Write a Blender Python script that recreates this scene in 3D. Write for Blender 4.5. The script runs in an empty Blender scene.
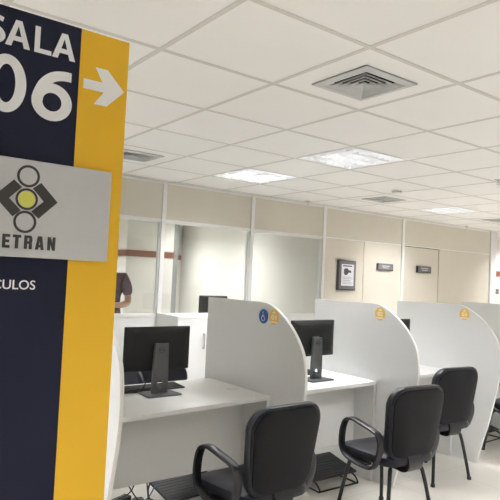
import bpy, bmesh, math, random
from mathutils import Vector, Matrix
random.seed(4)
PI = math.pi
scene = bpy.context.scene
COL = scene.collection
T = 0.625            # ceiling tile module
ZC = 2.446           # ceiling height
YW = 3.81            # front face of the office partition
H_GL0, H_GL1 = 1.04, 2.04

# ------------------------------------------------------------------ materials
def mat(name, col, rough=0.5, metal=0.0, noise=0.0, nscale=20.0, bump=0.0, bscale=200.0, spec=0.5, coat=0.0):
    m = bpy.data.materials.new(name); m.use_nodes = True
    nt = m.node_tree; b = nt.nodes['Principled BSDF']
    b.inputs['Base Color'].default_value = (*col, 1)
    b.inputs['Roughness'].default_value = rough
    b.inputs['Metallic'].default_value = metal
    b.inputs['Specular IOR Level'].default_value = spec
    b.inputs['Coat Weight'].default_value = coat
    tc = nt.nodes.new('ShaderNodeTexCoord')
    if noise > 0:
        n = nt.nodes.new('ShaderNodeTexNoise'); n.inputs['Scale'].default_value = nscale; n.inputs['Detail'].default_value = 4
        nt.links.new(tc.outputs['Object'], n.inputs['Vector'])
        mx = nt.nodes.new('ShaderNodeMix'); mx.data_type = 'RGBA'
        mx.inputs[6].default_value = (*[c*(1-noise) for c in col], 1)
        mx.inputs[7].default_value = (*[min(1, c*(1+noise)) for c in col], 1)
        nt.links.new(n.outputs['Fac'], mx.inputs[0]); nt.links.new(mx.outputs[2], b.inputs['Base Color'])
    if bump > 0:
        n2 = nt.nodes.new('ShaderNodeTexNoise'); n2.inputs['Scale'].default_value = bscale
        nt.links.new(tc.outputs['Object'], n2.inputs['Vector'])
        bp = nt.nodes.new('ShaderNodeBump'); bp.inputs['Strength'].default_value = bump; bp.inputs['Distance'].default_value = 0.002
        nt.links.new(n2.outputs['Fac'], bp.inputs['Height']); nt.links.new(bp.outputs['Normal'], b.inputs['Normal'])
    return m

def emis(name, col, s):
    m = bpy.data.materials.new(name); m.use_nodes = True
    nt = m.node_tree; nt.nodes.clear()
    e = nt.nodes.new('ShaderNodeEmission'); e.inputs[0].default_value = (*col, 1); e.inputs[1].default_value = s
    o = nt.nodes.new('ShaderNodeOutputMaterial'); nt.links.new(e.outputs[0], o.inputs[0])
    return m

def glass_mat():
    m = bpy.data.materials.new('clear_glass'); m.use_nodes = True
    nt = m.node_tree; nt.nodes.clear()
    tr = nt.nodes.new('ShaderNodeBsdfTransparent'); tr.inputs[0].default_value = (.93, .95, .94, 1)
    gl = nt.nodes.new('ShaderNodeBsdfGlossy'); gl.inputs['Roughness'].default_value = 0.03
    lw = nt.nodes.new('ShaderNodeLayerWeight'); lw.inputs[0].default_value = .5
    pw = nt.nodes.new('ShaderNodeMath'); pw.operation = 'POWER'; pw.inputs[1].default_value = 4.0
    fr = nt.nodes.new('ShaderNodeMath'); fr.operation = 'MULTIPLY_ADD'; fr.inputs[1].default_value = .7; fr.inputs[2].default_value = .045
    nt.links.new(lw.outputs['Facing'], pw.inputs[0]); nt.links.new(pw.outputs[0], fr.inputs[0])
    mx = nt.nodes.new('ShaderNodeMixShader'); o = nt.nodes.new('ShaderNodeOutputMaterial')
    nt.links.new(fr.outputs[0], mx.inputs[0]); nt.links.new(tr.outputs[0], mx.inputs[1]); nt.links.new(gl.outputs[0], mx.inputs[2])
    nt.links.new(mx.outputs[0], o.inputs[0])
    return m

def floor_mat():
    m = mat('pale_floor_tile', (.66, .63, .575), rough=0.38, noise=0.05, nscale=1.5, spec=0.35)
    nt = m.node_tree; b = nt.nodes['Principled BSDF']
    src = b.inputs['Base Color'].links[0].from_socket
    tc = [n for n in nt.nodes if n.type == 'TEX_COORD'][0]
    br = nt.nodes.new('ShaderNodeTexBrick'); br.offset = 0.0
    br.inputs['Scale'].default_value = 1.0; br.inputs['Mortar Size'].default_value = 0.0022
    br.inputs['Brick Width'].default_value = 0.6; br.inputs['Row Height'].default_value = 0.6
    br.inputs['Color1'].default_value = br.inputs['Color2'].default_value = (0, 0, 0, 1); br.inputs['Mortar'].default_value = (1, 1, 1, 1)
    nt.links.new(tc.outputs['Object'], br.inputs['Vector'])
    mx = nt.nodes.new('ShaderNodeMix'); mx.data_type = 'RGBA'; mx.inputs[7].default_value = (.50, .465, .41, 1)
    nt.links.new(br.outputs['Color'], mx.inputs[0]); nt.links.new(src, mx.inputs[6]); nt.links.new(mx.outputs[2], b.inputs['Base Color'])
    return m

M = dict(
    tile=mat('ceiling_tile', (.90, .885, .86), .95, noise=.015, nscale=3, bump=.25, bscale=300, spec=.1),
    tbar=mat('ceiling_bar_paint', (.66, .64, .60), .6),
    floor=floor_mat(),
    beige=mat('beige_laminate_panel', (.64, .60, .52), .5, noise=.02, nscale=6, spec=.3),
    seam=mat('panel_seam', (.42, .38, .31), .6),
    alu=mat('white_painted_profile', (.78, .775, .76), .4),
    wallp=mat('painted_plaster', (.74, .71, .65), .85, noise=.015, nscale=4, bump=.1),
    band=mat('brown_wood_band', (.20, .075, .045), .45, noise=.3, nscale=14),
    greyp=mat('grey_painted_column', (.20, .20, .19), .7),
    white=mat('white_melamine', (.785, .79, .78), .33, noise=.008, nscale=9, spec=.4),
    desktop=mat('bright_white_laminate', (.86, .865, .855), .32, spec=.4),
    whiteedge=mat('white_edge_band', (.88, .88, .87), .3),
    navy=mat('navy_vinyl_film', (.008, .010, .028), .5, spec=.2),
    yellow=mat('yellow_vinyl_film', (.77, .45, .026), .45, spec=.25),
    letter=mat('white_vinyl_lettering', (.83, .83, .83), .5),
    plate=mat('brushed_light_grey_plate', (.54, .54, .545), .42, noise=.03, nscale=60),
    charcoal=mat('charcoal_vinyl_lettering', (.035, .032, .030), .5),
    lime=mat('lime_yellow_vinyl', (.66, .66, .12), .5),
    blue=mat('blue_sticker', (.015, .11, .42), .4),
    amber=mat('amber_sticker', (.86, .56, .13), .45),
    cream=mat('cream_print', (.95, .88, .62), .5),
    vinyl=mat('dark_navy_upholstery', (.010, .011, .019), .40, bump=.25, bscale=260, spec=.4),
    shell=mat('matte_charcoal_plastic_shell', (.0105, .011, .013), .6, bump=.2, bscale=420, spec=.15),
    blackp=mat('black_plastic', (.010, .0105, .015), .36),
    blackm=mat('black_powder_coated_tube', (.012, .012, .013), .3),
    monback=mat('matte_black_monitor_plastic', (.010, .0105, .011), .55, spec=.3),
    stand=mat('dark_grey_stand_plastic', (.080, .083, .088), .42),
    silverink=mat('dim_grey_print', (.012, .012, .012), .4),
    screen=mat('screen_glass', (.01, .01, .012), .12),
    keyb=mat('black_keycaps', (.02, .02, .022), .5),
    steel=mat('brushed_steel', (.55, .55, .55), .3, metal=1),
    diff=mat('grey_aluminium_diffuser', (.56, .565, .56), .4),
    duct=mat('dark_duct_interior', (.02, .022, .02), .9),
    refl=mat('satin_aluminium_louver', (.86, .87, .89), .30, metal=.95),
    housing=mat('white_steel_housing', (.85, .85, .86), .5),
    dframe=mat('grey_plastic_holder', (.16, .155, .165), .45),
    dside=mat('dark_holder_backing', (.035, .035, .045), .5),
    paper=mat('white_paper', (.74, .75, .80), .7),
    ink=mat('dark_print', (.06, .055, .07), .6),
    maroon=mat('maroon_cotton', (.080, .028, .042), .85, bump=.3, bscale=90),
    jeans=mat('dark_trousers_cloth', (.020, .020, .030), .85),
    skin=mat('skin', (.42, .22, .15), .55),
    hair=mat('dark_hair', (.012, .009, .008), .6),
    shoe=mat('dark_leather', (.02, .015, .012), .4),
    cblue=mat('blue_cable_sheath', (.02, .10, .22), .4),
    tube=emis('lit_fluorescent_tube', (.97, .99, 1.0), 9.0),
)
GLASS = glass_mat()

# ------------------------------------------------------------------ mesh helpers
def B(): return bmesh.new()
def finish(name, bm, m, parent=None, smooth=True, bevel=0.0, seg=2, loc=None, rot=None):
    bmesh.ops.recalc_face_normals(bm, faces=bm.faces[:])
    me = bpy.data.meshes.new(name); bm.to_mesh(me); bm.free()
    me.materials.append(m)
    if smooth:
        for p in me.polygons: p.use_smooth = True
        try: me.set_sharp_from_angle(angle=math.radians(38))
        except Exception: pass
    o = bpy.data.objects.new(name, me); COL.objects.link(o)
    if parent: o.parent = parent
    if loc: o.location = loc
    if rot: o.rotation_euler = rot
    if bevel:
        md = o.modifiers.new('bevel', 'BEVEL'); md.width = bevel; md.segments = seg; md.limit_method = 'ANGLE'; md.angle_limit = math.radians(40)
    return o
def struct(o): o['kind'] = 'structure'; return o
def tag(o, label, cat, group=None):
    o['label'] = label; o['category'] = cat
    if group: o['group'] = group
    return o
def empty(name, loc=(0, 0, 0), rz=0.0):
    o = bpy.data.objects.new(name, None); COL.objects.link(o)
    o.empty_display_size = .1; o.location = loc; o.rotation_euler = (0, 0, rz); return o
def box(bm, x0, x1, y0, y1, z0, z1, mtx=None):
    vs = [bm.verts.new((x, y, z)) for z in (z0, z1) for y in (y0, y1) for x in (x0, x1)]
    for f in ((0, 2, 3, 1), (4, 5, 7, 6), (0, 1, 5, 4), (2, 6, 7, 3), (0, 4, 6, 2), (1, 3, 7, 5)):
        bm.faces.new([vs[i] for i in f])
    if mtx: bmesh.ops.transform(bm, matrix=mtx, verts=vs)
    return vs
def prism(bm, pts, axis, a0, a1):
    """extrude the 2-D outline pts along an axis ('x','y' or 'z') from a0 to a1"""
    def v(p, a):
        return {'x': (a, p[0], p[1]), 'y': (p[0], a, p[1]), 'z': (p[0], p[1], a)}[axis]
    A = [bm.verts.new(v(p, a0)) for p in pts]; Bv = [bm.verts.new(v(p, a1)) for p in pts]
    bm.faces.new(A); bm.faces.new(Bv[::-1])
    n = len(pts)
    for i in range(n): bm.faces.new((A[i], Bv[i], Bv[(i+1) % n], A[(i+1) % n]))
def catmull(pts, n=8, closed=False):
    pts = [Vector(p) for p in pts]; out = []; N = len(pts)
    rng = N if closed else N-1
    for i in range(rng):
        g = (lambda k: pts[k % N]) if closed else (lambda k: pts[max(0, min(N-1, k))])
        p0, p1, p2, p3 = g(i-1), g(i), g(i+1), g(i+2)
        for j in range(n):
            t = j/n
            out.append(.5*((2*p1)+(-p0+p2)*t+(2*p0-5*p1+4*p2-p3)*t*t+(-p0+3*p1-3*p2+p3)*t**3))
    if not closed: out.append(pts[-1])
    return out
def sweep(bm, path, prof, closed=False, up=Vector((1, 0, 0)), scale=None):
    """sweep a 2-D profile (along side, along normal) on a path"""
    path = [Vector(p) for p in path]; N = len(path); rings = []
    for i, p in enumerate(path):
        a = path[(i-1) % N] if (closed or i > 0) else p
        b = path[(i+1) % N] if (closed or i < N-1) else p
        t = (b-a).normalized()
        s = up - t*up.dot(t)
        if s.length < 1e-4: s = Vector((0, 1, 0)) - t*t.y
        s.normalize(); n = t.cross(s)
        k = scale[i] if scale else 1
        rings.append([bm.verts.new(p+s*q[0]*k+n*q[1]*k) for q in prof])
    m = len(prof)
    for i in range(N if closed else N-1):
        A, Bq = rings[i], rings[(i+1) % N]
        for j in range(m): bm.faces.new((A[j], A[(j+1) % m], Bq[(j+1) % m], Bq[j]))
    if not closed: bm.faces.new(rings[0][::-1]); bm.faces.new(rings[-1])
def circ(r, n=10): return [(r*math.cos(2*PI*i/n), r*math.sin(2*PI*i/n)) for i in range(n)]
def tube(bm, pts, r, n=10, smooth=6, closed=False, up=Vector((1, 0, 0))):
    sweep(bm, catmull(pts, smooth, closed) if smooth else pts, circ(r, n), closed, up)
def rrect(w0, w1, h, r, n=6):
    """rounded trapezoid outline: half width w0 at the bottom, w1 at the top, height h centred"""
    out = []
    cs = [(w0-r, -h/2+r, -90), (w1-r, h/2-r, 0), (-(w1-r), h/2-r, 90), (-(w0-r), -h/2+r, 180)]
    for cx, cy, a in cs:
        for i in range(n+1):
            t = math.radians(a+90*i/n); out.append((cx+r*math.cos(t), cy+r*math.sin(t)))
    return out
def lathe(bm, prof, n=24, center=(0, 0, 0)):
    rings = []
    for r, z in prof:
        rings.append([bm.verts.new((center[0]+r*math.cos(2*PI*i/n), center[1]+r*math.sin(2*PI*i/n), center[2]+z)) for i in range(n)])
    for a, b in zip(rings, rings[1:]):
        for i in range(n): bm.faces.new((a[i], a[(i+1) % n], b[(i+1) % n], b[i]))
    bm.faces.new(rings[0][::-1]); bm.faces.new(rings[-1])
def pillow(bm, outline, layers, fn):
    """stack scaled copies of a closed outline; layers = [(scale, depth)], fn(x, y, depth) -> xyz"""
    rings = [[bm.verts.new(fn(x*s, y*s, d)) for x, y in outline] for s, d in layers]
    n = len(outline)
    for a, b in zip(rings, rings[1:]):
        for i in range(n): bm.faces.new((a[i], a[(i+1) % n], b[(i+1) % n], b[i]))
    for rg, sc, d in ((rings[0],)+layers[0], (rings[-1],)+layers[-1]):
        c = bm.verts.new(fn(0, 0, d))
        for i in range(n): bm.faces.new((rg[i], rg[(i+1) % n], c))
def text_mesh(name, s, rect, plane, m, parent, bold=0.0, th=0.0012, spacing=1.0):
    """lettering fitted to rect=(u0,u1,v0,v1); plane(u, v, d) -> xyz with d out of the surface"""
    cu = bpy.data.curves.new(name, 'FONT'); cu.body = s; cu.offset = bold; cu.extrude = 0.01; cu.resolution_u = 4
    cu.space_character = spacing
    o = bpy.data.objects.new(name, cu); COL.objects.link(o)
    bpy.context.view_layer.update()
    me0 = bpy.data.meshes.new_from_object(o.evaluated_get(bpy.context.evaluated_depsgraph_get()))
    bpy.data.objects.remove(o); bpy.data.curves.remove(cu)
    vs = [v.co.copy() for v in me0.vertices]
    x0, x1 = min(v.x for v in vs), max(v.x for v in vs); y0, y1 = min(v.y for v in vs), max(v.y for v in vs)
    u0, u1, v0, v1 = rect
    for v in me0.vertices:
        u = u0+(v.co.x-x0)/(x1-x0)*(u1-u0); w = v0+(v.co.y-y0)/(y1-y0)*(v1-v0)
        v.co = plane(u, w, th if v.co.z > 0 else 0.0)
    me0.name = name; me0.materials.clear(); me0.materials.append(m)
    ob = bpy.data.objects.new(name, me0); COL.objects.link(ob); ob.parent = parent
    return ob
def copy_tree(o, parent=None):
    c = o.copy(); COL.objects.link(c)
    if parent: c.parent = parent
    for ch in list(o.children): copy_tree(ch, c)
    return c

# ------------------------------------------------------------------ room shell
XL, XR, YB, YF = -5.0, 11.25, -5.0, 7.5
b = B(); box(b, XL, XR, YB, YF, -.05, 0); struct(finish('floor', b, M['floor'], smooth=False))

lights = [(2, 2), (2, 4), (7, 4), (7, 2), (12, 4), (12, 2), (-3, 2), (-3, 4), (7, -1), (3, -2), (12, -1), (2, -4), (7, -4), (-3, -4), (12, -4), (-6, 0), (-1, -6), (5, -6)]
room_and_fill_lights = [(4, 8), (0, 8), (4, 10), (1, 10), (14, 6)]  # first follows the office wall hot spot; others unseen, added to brighten offices and alcove
diffs = [(0, 0), (0, 4), (5, 4), (9, 4)]
open_tiles = set(lights+room_and_fill_lights)
b = B()
for u in range(-8, 18):
    for v in range(-8, 12):
        if (u, v) in open_tiles: continue
        if (u, v) in diffs:
            cx, cy = (u+.5)*T, (v+.5)*T; h = T/2-.0015; q = .150
            for (x0, x1, y0, y1) in ((-h, -q, -h, h), (q, h, -h, h), (-q, q, -h, -q), (-q, q, q, h)): box(b, cx+x0, cx+x1, cy+y0, cy+y1, ZC, ZC+.015)
            continue
        box(b, u*T+.0015, (u+1)*T-.0015, v*T+.0015, (v+1)*T-.0015, ZC, ZC+.015)
struct(finish('ceiling', b, M['tile'], smooth=False))
b = B(); box(b, XL, XR, YB, YF, ZC+.22, ZC+.25); struct(finish('ceiling_slab', b, M['wallp'], smooth=False))
b = B()
for u in range(-8, 19): box(b, u*T-.012, u*T+.012, YB, YF, ZC-.002, ZC+.0)
for v in range(-8, 13): box(b, XL, XR, v*T-.012, v*T+.012, ZC-.0024, ZC-.0004)
struct(finish('trim_1', b, M['tbar'], smooth=False))

def wall(name, x0, x1, y0, y1, z0=0, z1=ZC, m='wallp'):
    b = B(); box(b, x0, x1, y0, y1, z0, z1); return struct(finish(name, b, M[m], smooth=False))
wall('wall_left', XL-.1, XL, YB, YF)
wall('wall_right', XR, XR+.1, YB, YF)
wall('wall_rear', XL, XR, YB-.1, YB)
# partition between the hall and the offices
PT = .06
wall('wall_back', XL, 7.40, YW, YW+PT, 2.045, ZC, 'beige')                 # frieze over glass, doors and panels
wall('wall_back_low', XL, 3.46, YW, YW+PT, 0, 1.018, 'white')
def panel(name, x0, x1):
    b = B(); box(b, x0+.0025, x1-.0025, YW, YW+PT, 0.0, 2.035); return struct(finish(name, b, M['beige'], smooth=False, bevel=.0015))
panel('wall_back_panel', 3.50, 4.248)
panel('wall_back_panel', 4.252, 5.05)
panel('wall_back_panel', 5.965, 7.38)
# profiles
n_tr = [1]
def trim(x0, x1, y0, y1, z0, z1, m='alu'):
    n_tr[0] += 1
    b = B(); box(b, x0, x1, y0, y1, z0, z1); return struct(finish('trim_%d' % n_tr[0], b, M[m], smooth=False, bevel=.002))
for xc in (-2.41, -1.23, -.05, 1.14, 2.31, 3.48):
    trim(xc-.024, xc+.024, YW-.012, YW+PT+.012, 0, ZC-.003)
trim(5.05, 5.105, YW-.012, YW+PT+.012, 0, ZC-.003)
trim(7.385, 7.555, YW-.03, YW+.15, 0, ZC-.003)
trim(XL, 3.455, YW-.008, YW+PT+.008, 1.018, 1.042)
trim(XL, 3.455, YW-.008, YW+PT+.008, 2.02, 2.045)
trim(3.505, 5.045, YW-.006, YW-.0005, 2.030, 2.046)
trim(5.11, 7.38, YW-.006, YW-.0005, 2.036, 2.050)
trim(XL, 7.38, YW-.006, YW-.0005, ZC-.03, ZC-.004)
# glazing
for i, (x0, x1) in enumerate([(-2.386, -1.254), (-1.206, -.074), (-.026, 1.116), (1.164, 2.286), (2.334, 3.456)]):
    w = struct(empty('window_%d' % (i+1), (0, 0, 0)))
    b = B(); box(b, x0, x1, YW+.027, YW+.033, 1.042, 2.02); finish('pane', b, GLASS, w, smooth=False)
    b = B()
    for a in ((x0, x0+.012), (x1-.012, x1)): box(b, a[0], a[1], YW+.01, YW+.05, 1.042, 2.02)
    box(b, x0, x1, YW+.01, YW+.05, 1.042, 1.054); box(b, x0, x1, YW+.01, YW+.05, 2.008, 2.02)
    finish('glazing_bead', b, M['alu'], w, smooth=False)
# door in the panelled stretch
d = struct(empty('door_1', (5.11, YW, 0)))
b = B(); box(b, 0.0, .845, .004, .044, .008, 2.030); finish('leaf', b, M['beige'], d, bevel=.002)
b = B(); tube(b, [(.08, -.0, 1.02), (.08, -.045, 1.02)], .01, 10, 0); tube(b, [(.08, -.045, 1.02), (.14, -.048, 1.02), (.2, -.045, 1.02)], .009, 10, 4, up=Vector((0, 0, 1)))
lathe(b, [(.024, 0), (.024, .004)], 20)
bmesh.ops.transform(b, matrix=Matrix.Identity(4), verts=[])
finish('handle', b, M['steel'], d)
b = B(); box(b, .847, .853, .002, .05, 0, 2.034); finish('jamb_strip', b, M['seam'], d)
# offices behind the glass
wall('wall_office_back', XL, 3.46, 7.40, 7.5)
wall('wall_office_right', 3.46, 3.54, YW+PT+.013, 7.40)
wall('wall_office_pier', 1.755, 2.51, 6.0, 6.45)
wall('wall_office_pillar', 3.06, 3.22, 7.1, 7.39, m='greyp')
wall('wall_alcove_back', 7.53, XR, 4.75, 4.85)
b = B()
box(b, XL, 1.70, 7.385, 7.399, 1.715, 1.80); box(b, 3.23, 3.455, 7.385, 7.399, 1.715, 1.80)
struct(finish('trim_30', b, M['band'], smooth=False))
b = B(); box(b, 1.74, 2.525, 5.988, 5.999, 1.695, 1.785); box(b, 1.742, 1.754, 5.988, 6.45, 1.695, 1.785); box(b, 2.511, 2.523, 5.988, 6.45, 1.695, 1.785)
struct(finish('trim_31', b, M['band'], smooth=False))
b = B(); box(b, 7.54, XR, 4.735, 4.749, 1.71, 1.82); struct(finish('trim_32', b, M['band'], smooth=False))
wall('wall_office_end', 7.42, 7.52, YW+.15, 4.85)

# ------------------------------------------------------------------ ceiling light fixtures
def make_fixture():
    r = empty('ceiling_light')
    b = B()   # housing: open box recessed above the grid
    h = .115; s = .300
    for (x0, x1, y0, y1) in ((-s-.004, -s, -s, s), (s, s+.004, -s, s), (-s, s, -s-.004, -s), (-s, s, s, s+.004)):
        box(b, x0, x1, y0, y1, 0, h)
    box(b, -s, s, -s, s, h, h+.004)
    finish('housing', b, M['housing'], r, smooth=False)
    b = B()
    for (x0, x1, y0, y1) in ((-s, -s+.014, -s, s), (s-.014, s, -s, s), (-s+.014, s-.014, -s, -s+.014), (-s+.014, s-.014, s-.014, s)):
        box(b, x0, x1, y0, y1, -.001, .004)
    finish('frame', b, M['housing'], r, smooth=False)
    for i in range(4):   # tubes run in x
        y = -.21+.14*i
        b = B(); tube(b, [(-.275, y, .075), (.275, y, .075)], .013, 12, 0, up=Vector((0, 0, 1)))
        finish('lamp_tube', b, M['tube'], r)
    for i in range(5):   # v-shaped reflector ridges between the tubes
        y = -.28+.14*i
        b = B()
        if i in (0, 4):
            sgn = 1 if i == 0 else -1
            prism(b, [(y-.004*sgn, .002), (y+.003*sgn, .002), (y+.020*sgn, .055), (y-.004*sgn, .055)], 'x', -.284, .284)
        else:
            prism(b, [(y-.021, .055), (y-.004, .001), (y+.004, .001), (y+.021, .055)], 'x', -.284, .284)
        finish('reflector', b, M['refl'], r, smooth=False)
    for sgn, x in ((1, -.284), (-1, .284)):
        b = B(); prism(b, [(x-.004*sgn, .002), (x+.002*sgn, .002), (x+.015*sgn, .055), (x-.004*sgn, .055)], 'y', -.262, .262)
        finish('side_reflector', b, M['refl'], r, smooth=False)
    for i in range(1, 8):
        x = -.284+.071*i
        b = B()
        for j in range(4):   # parabolic blades: narrow at the bottom, wide at the top
            y0 = -.28+.14*j; ya, yb = y0+.005, y0+.135; yc, yd = y0+.021, y0+.119
            lo = [b.verts.new((x+dx, y, .003)) for dx, y in ((-.0015, ya), (.0015, ya), (.0015, yb), (-.0015, yb))]
            hi = [b.verts.new((x+dx, y, .050)) for dx, y in ((-.0145, yc), (.0145, yc), (.0145, yd), (-.0145, yd))]
            b.faces.new(lo); b.faces.new(hi[::-1])
            for q in range(4): b.faces.new((lo[q], lo[(q+1) % 4], hi[(q+1) % 4], hi[q]))
        finish('louver_blade', b, M['refl'], r, smooth=False)
    return r
ld = bpy.data.lights.new('lamp_light', 'AREA'); ld.shape = 'SQUARE'; ld.size = .52; ld.energy = 84; ld.color = (.985, .99, 1.0)
FIX_LABEL = {
    (2, 2): 'brightest square recessed ceiling light, just below the nearest air diffuser',
    (2, 4): 'square louvred ceiling light farther left, over the glazed offices',
    (7, 4): 'far square ceiling light, thin and slanted, above the beige panels near the corner',
}
proto = None
for k, (u, v) in enumerate(lights+room_and_fill_lights):
    if proto is None: proto = make_fixture(); o = proto
    else: o = copy_tree(proto)
    o.location = ((u+.5)*T, (v+.5)*T, ZC)
    lab = FIX_LABEL.get((u, v))
    if lab is None:
        lab = 'square louvred ceiling light past the partition, one of a set mostly added to brighten there' if (u, v) in room_and_fill_lights else 'square louvred ceiling light in the hall outside the photo'
    tag(o, lab, 'ceiling light', 'square recessed ceiling lights')
    lo = bpy.data.objects.new('lamp_glow', ld); COL.objects.link(lo); lo.parent = o; lo.location = (0, 0, .108)

# ------------------------------------------------------------------ air diffusers
def make_diffuser():
    r = empty('air_diffuser')
    def sq_ring(b, s0, z0, s1, z1, th=.0015):
        A = [(-s0, -s0, z0), (s0, -s0, z0), (s0, s0, z0), (-s0, s0, z0)]
        C = [(-s1, -s1, z1), (s1, -s1, z1), (s1, s1, z1), (-s1, s1, z1)]
        va = [b.verts.new(p) for p in A]; vb = [b.verts.new(p) for p in C]
        vc = [b.verts.new((p[0], p[1], p[2]+th)) for p in A]; vd = [b.verts.new((p[0], p[1], p[2]+th)) for p in C]
        for i in range(4):
            j = (i+1) % 4
            b.faces.new((va[i], va[j], vb[j], vb[i])); b.faces.new((vc[i], vd[i], vd[j], vc[j]))
            b.faces.new((va[i], vc[i], vc[j], va[j])); b.faces.new((vb[i], vb[j], vd[j], vd[i]))
    b = B(); sq_ring(b, .178, -.006, .142, -.012); sq_ring(b, .178, -.006, .178, -.0005); finish('frame', b, M['diff'], r, smooth=False)
    b = B()
    for (x0, x1, y0, y1) in ((-.149, -.147, -.149, .149), (.147, .149, -.149, .149), (-.147, .147, -.149, -.147), (-.147, .147, .147, .149)): box(b, x0, x1, y0, y1, -.004, .12)
    box(b, -.149, .149, -.149, .149, .12, .122); finish('duct_box', b, M['duct'], r, smooth=False)
    for i in range(4):
        s = .143-.027*i
        b = B(); sq_ring(b, s, -.011, s-.031, .009); sq_ring(b, s+.001, -.0118, s-.005, -.0116, .0012); finish('vane', b, M['diff'], r, smooth=False)
    b = B()
    c = b.verts.new((0, 0, .012)); q = [b.verts.new(p) for p in ((-.034, -.034, -.011), (.034, -.034, -.011), (.034, .034, -.011), (-.034, .034, -.011))]
    for i in range(4): b.faces.new((q[i], q[(i+1) % 4], c))
    finish('centre_cone', b, M['diff'], r, smooth=False)
    return r
DL = ['large four-way grey air diffuser on the near ceiling, upper middle', 'grey air diffuser half hidden behind the yellow edge of the sign',
      'small far air diffuser beside the round smoke detector', 'farthest air diffuser, cut by the right edge of the photo']
pd = make_diffuser()
for i, (u, v) in enumerate(diffs):
    o = pd if i == 0 else copy_tree(pd)
    o.location = ((u+.5)*T, (v+.5)*T, ZC-.002); tag(o, DL[i], 'air vent', 'square ceiling air diffusers')

# smoke detector and sprinklers
r = tag(empty('smoke_detector', (4.79*T, 3.62*T, ZC)), 'round white smoke detector with a dark band on the far ceiling', 'smoke detector')
b = B(); lathe(b, [(.058, -.0005), (.058, -.012), (.052, -.014)], 28); finish('mounting_base', b, M['housing'], r)
b = B(); lathe(b, [(.046, -.014), (.046, -.020)], 28); finish('vent_ring', b, M['duct'], r)
b = B(); lathe(b, [(.050, -.020), (.049, -.032), (.036, -.042), (.012, -.045)], 28); finish('cover', b, M['housing'], r)
def sprinkler(x, y, lab):
    r = tag(empty('fire_sprinkler', (x, y, ZC)), lab, 'sprinkler', 'ceiling fire sprinklers')
    b = B(); lathe(b, [(.034, -.0005), (.032, -.005), (.014, -.008)], 20); finish('escutcheon', b, M['steel'], r)
    b = B(); lathe(b, [(.010, -.008), (.008, -.022)], 12)
    for s in (-1, 1): tube(b, [(s*.008, 0, -.020), (s*.014, 0, -.032), (s*.003, 0, -.045)], .0022, 6, 3, up=Vector((0, 1, 0)))
    finish('head', b, M['steel'], r)
    b = B(); lathe(b, [(.006, -.044), (.018, -.045), (.018, -.047)], 16); finish('deflector', b, M['steel'], r)
sprinkler(4.87*T, 5.86*T, 'small fire sprinkler close to the wall above the middle window post')
sprinkler(10.4*T, 5.9*T, 'small fire sprinkler at the far right beside the partition corner')
sprinkler(4.85*T, 1.88*T, 'small fire sprinkler at the right edge of the photo, nearest to the camera')

# ------------------------------------------------------------------ hanging information totem
SY = -.154
sg = tag(empty('information_sign', (-1.434, SY+.02, 0)), 'tall navy and yellow sign board reading SALA 06 with an arrow, standing at the left', 'sign')
def SP(u, v, d): return (u+1.434, -.02-d, v)      # sign plane -> local
b = B(); box(b, -.32, .188, -.02, .02, .03, 2.10); finish('navy_board', b, M['navy'], sg, smooth=False, bevel=.001)
b = B(); box(b, .188, .320, -.02, .02, .03, 2.10); finish('yellow_board', b, M['yellow'], sg, smooth=False, bevel=.001)
b = B(); box(b, -.34, .34, -.20, .20, 0, .03); finish('foot_plate', b, M['stand'], sg, bevel=.004)
# lettering drawn as outlines
def poly(b, pts, th=.0012):
    A = [b.verts.new(SP(u, v, 0.0002)) for u, v in pts]; C = [b.verts.new(SP(u, v, th)) for u, v in pts]
    b.faces.new(A); b.faces.new(C[::-1])
    for i in range(len(pts)): b.faces.new((A[i], A[(i+1) % len(pts)], C[(i+1) % len(pts)], C[i]))
    b.normal_update()
    bmesh.ops.triangulate(b, faces=[f for f in b.faces if len(f.verts) > 4], ngon_method='EAR_CLIP')
def bez(pts, n=7): return [(p.x, p.y) for p in catmull([(x, y, 0) for x, y in pts], n)]
def strip(b, pts, widths, th=.0012, n=8, k=1.0):
    """thick brush stroke through points; widths are full widths"""
    P = catmull([(x, y, 0) for x, y in pts], n); W = [w for w in widths]
    m = len(P); L, R = [], []
    for i, p in enumerate(P):
        a, c = P[max(0, i-1)], P[min(m-1, i+1)]; t = (c-a).normalized(); s = Vector((-t.y, t.x, 0))
        f = i/(m-1)*(len(W)-1); j = min(int(f), len(W)-2); w = (W[j]*(1-(f-j))+W[j+1]*(f-j))/2
        L.append(p+s*w); R.append(p-s*w)
    va = [[b.verts.new(SP(q.x, q.y, d)) for q in (l, r)] for d in (0.0002, th) for l, r in zip(L, R)]
    A, C = va[:m], va[m:]
    for i in range(m-1):
        b.faces.new((C[i][0], C[i][1], C[i+1][1], C[i+1][0])); b.faces.new((A[i][0], A[i+1][0], A[i+1][1], A[i][1]))
        b.faces.new((A[i][0], C[i][0], C[i+1][0], A[i+1][0])); b.faces.new((A[i][1], A[i+1][1], C[i+1][1], C[i][1]))
    b.faces.new((A[0][0], A[0][1], C[0][1], C[0][0])); b.faces.new((A[-1][0], C[-1][0], C[-1][1], A[-1][1]))
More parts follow.
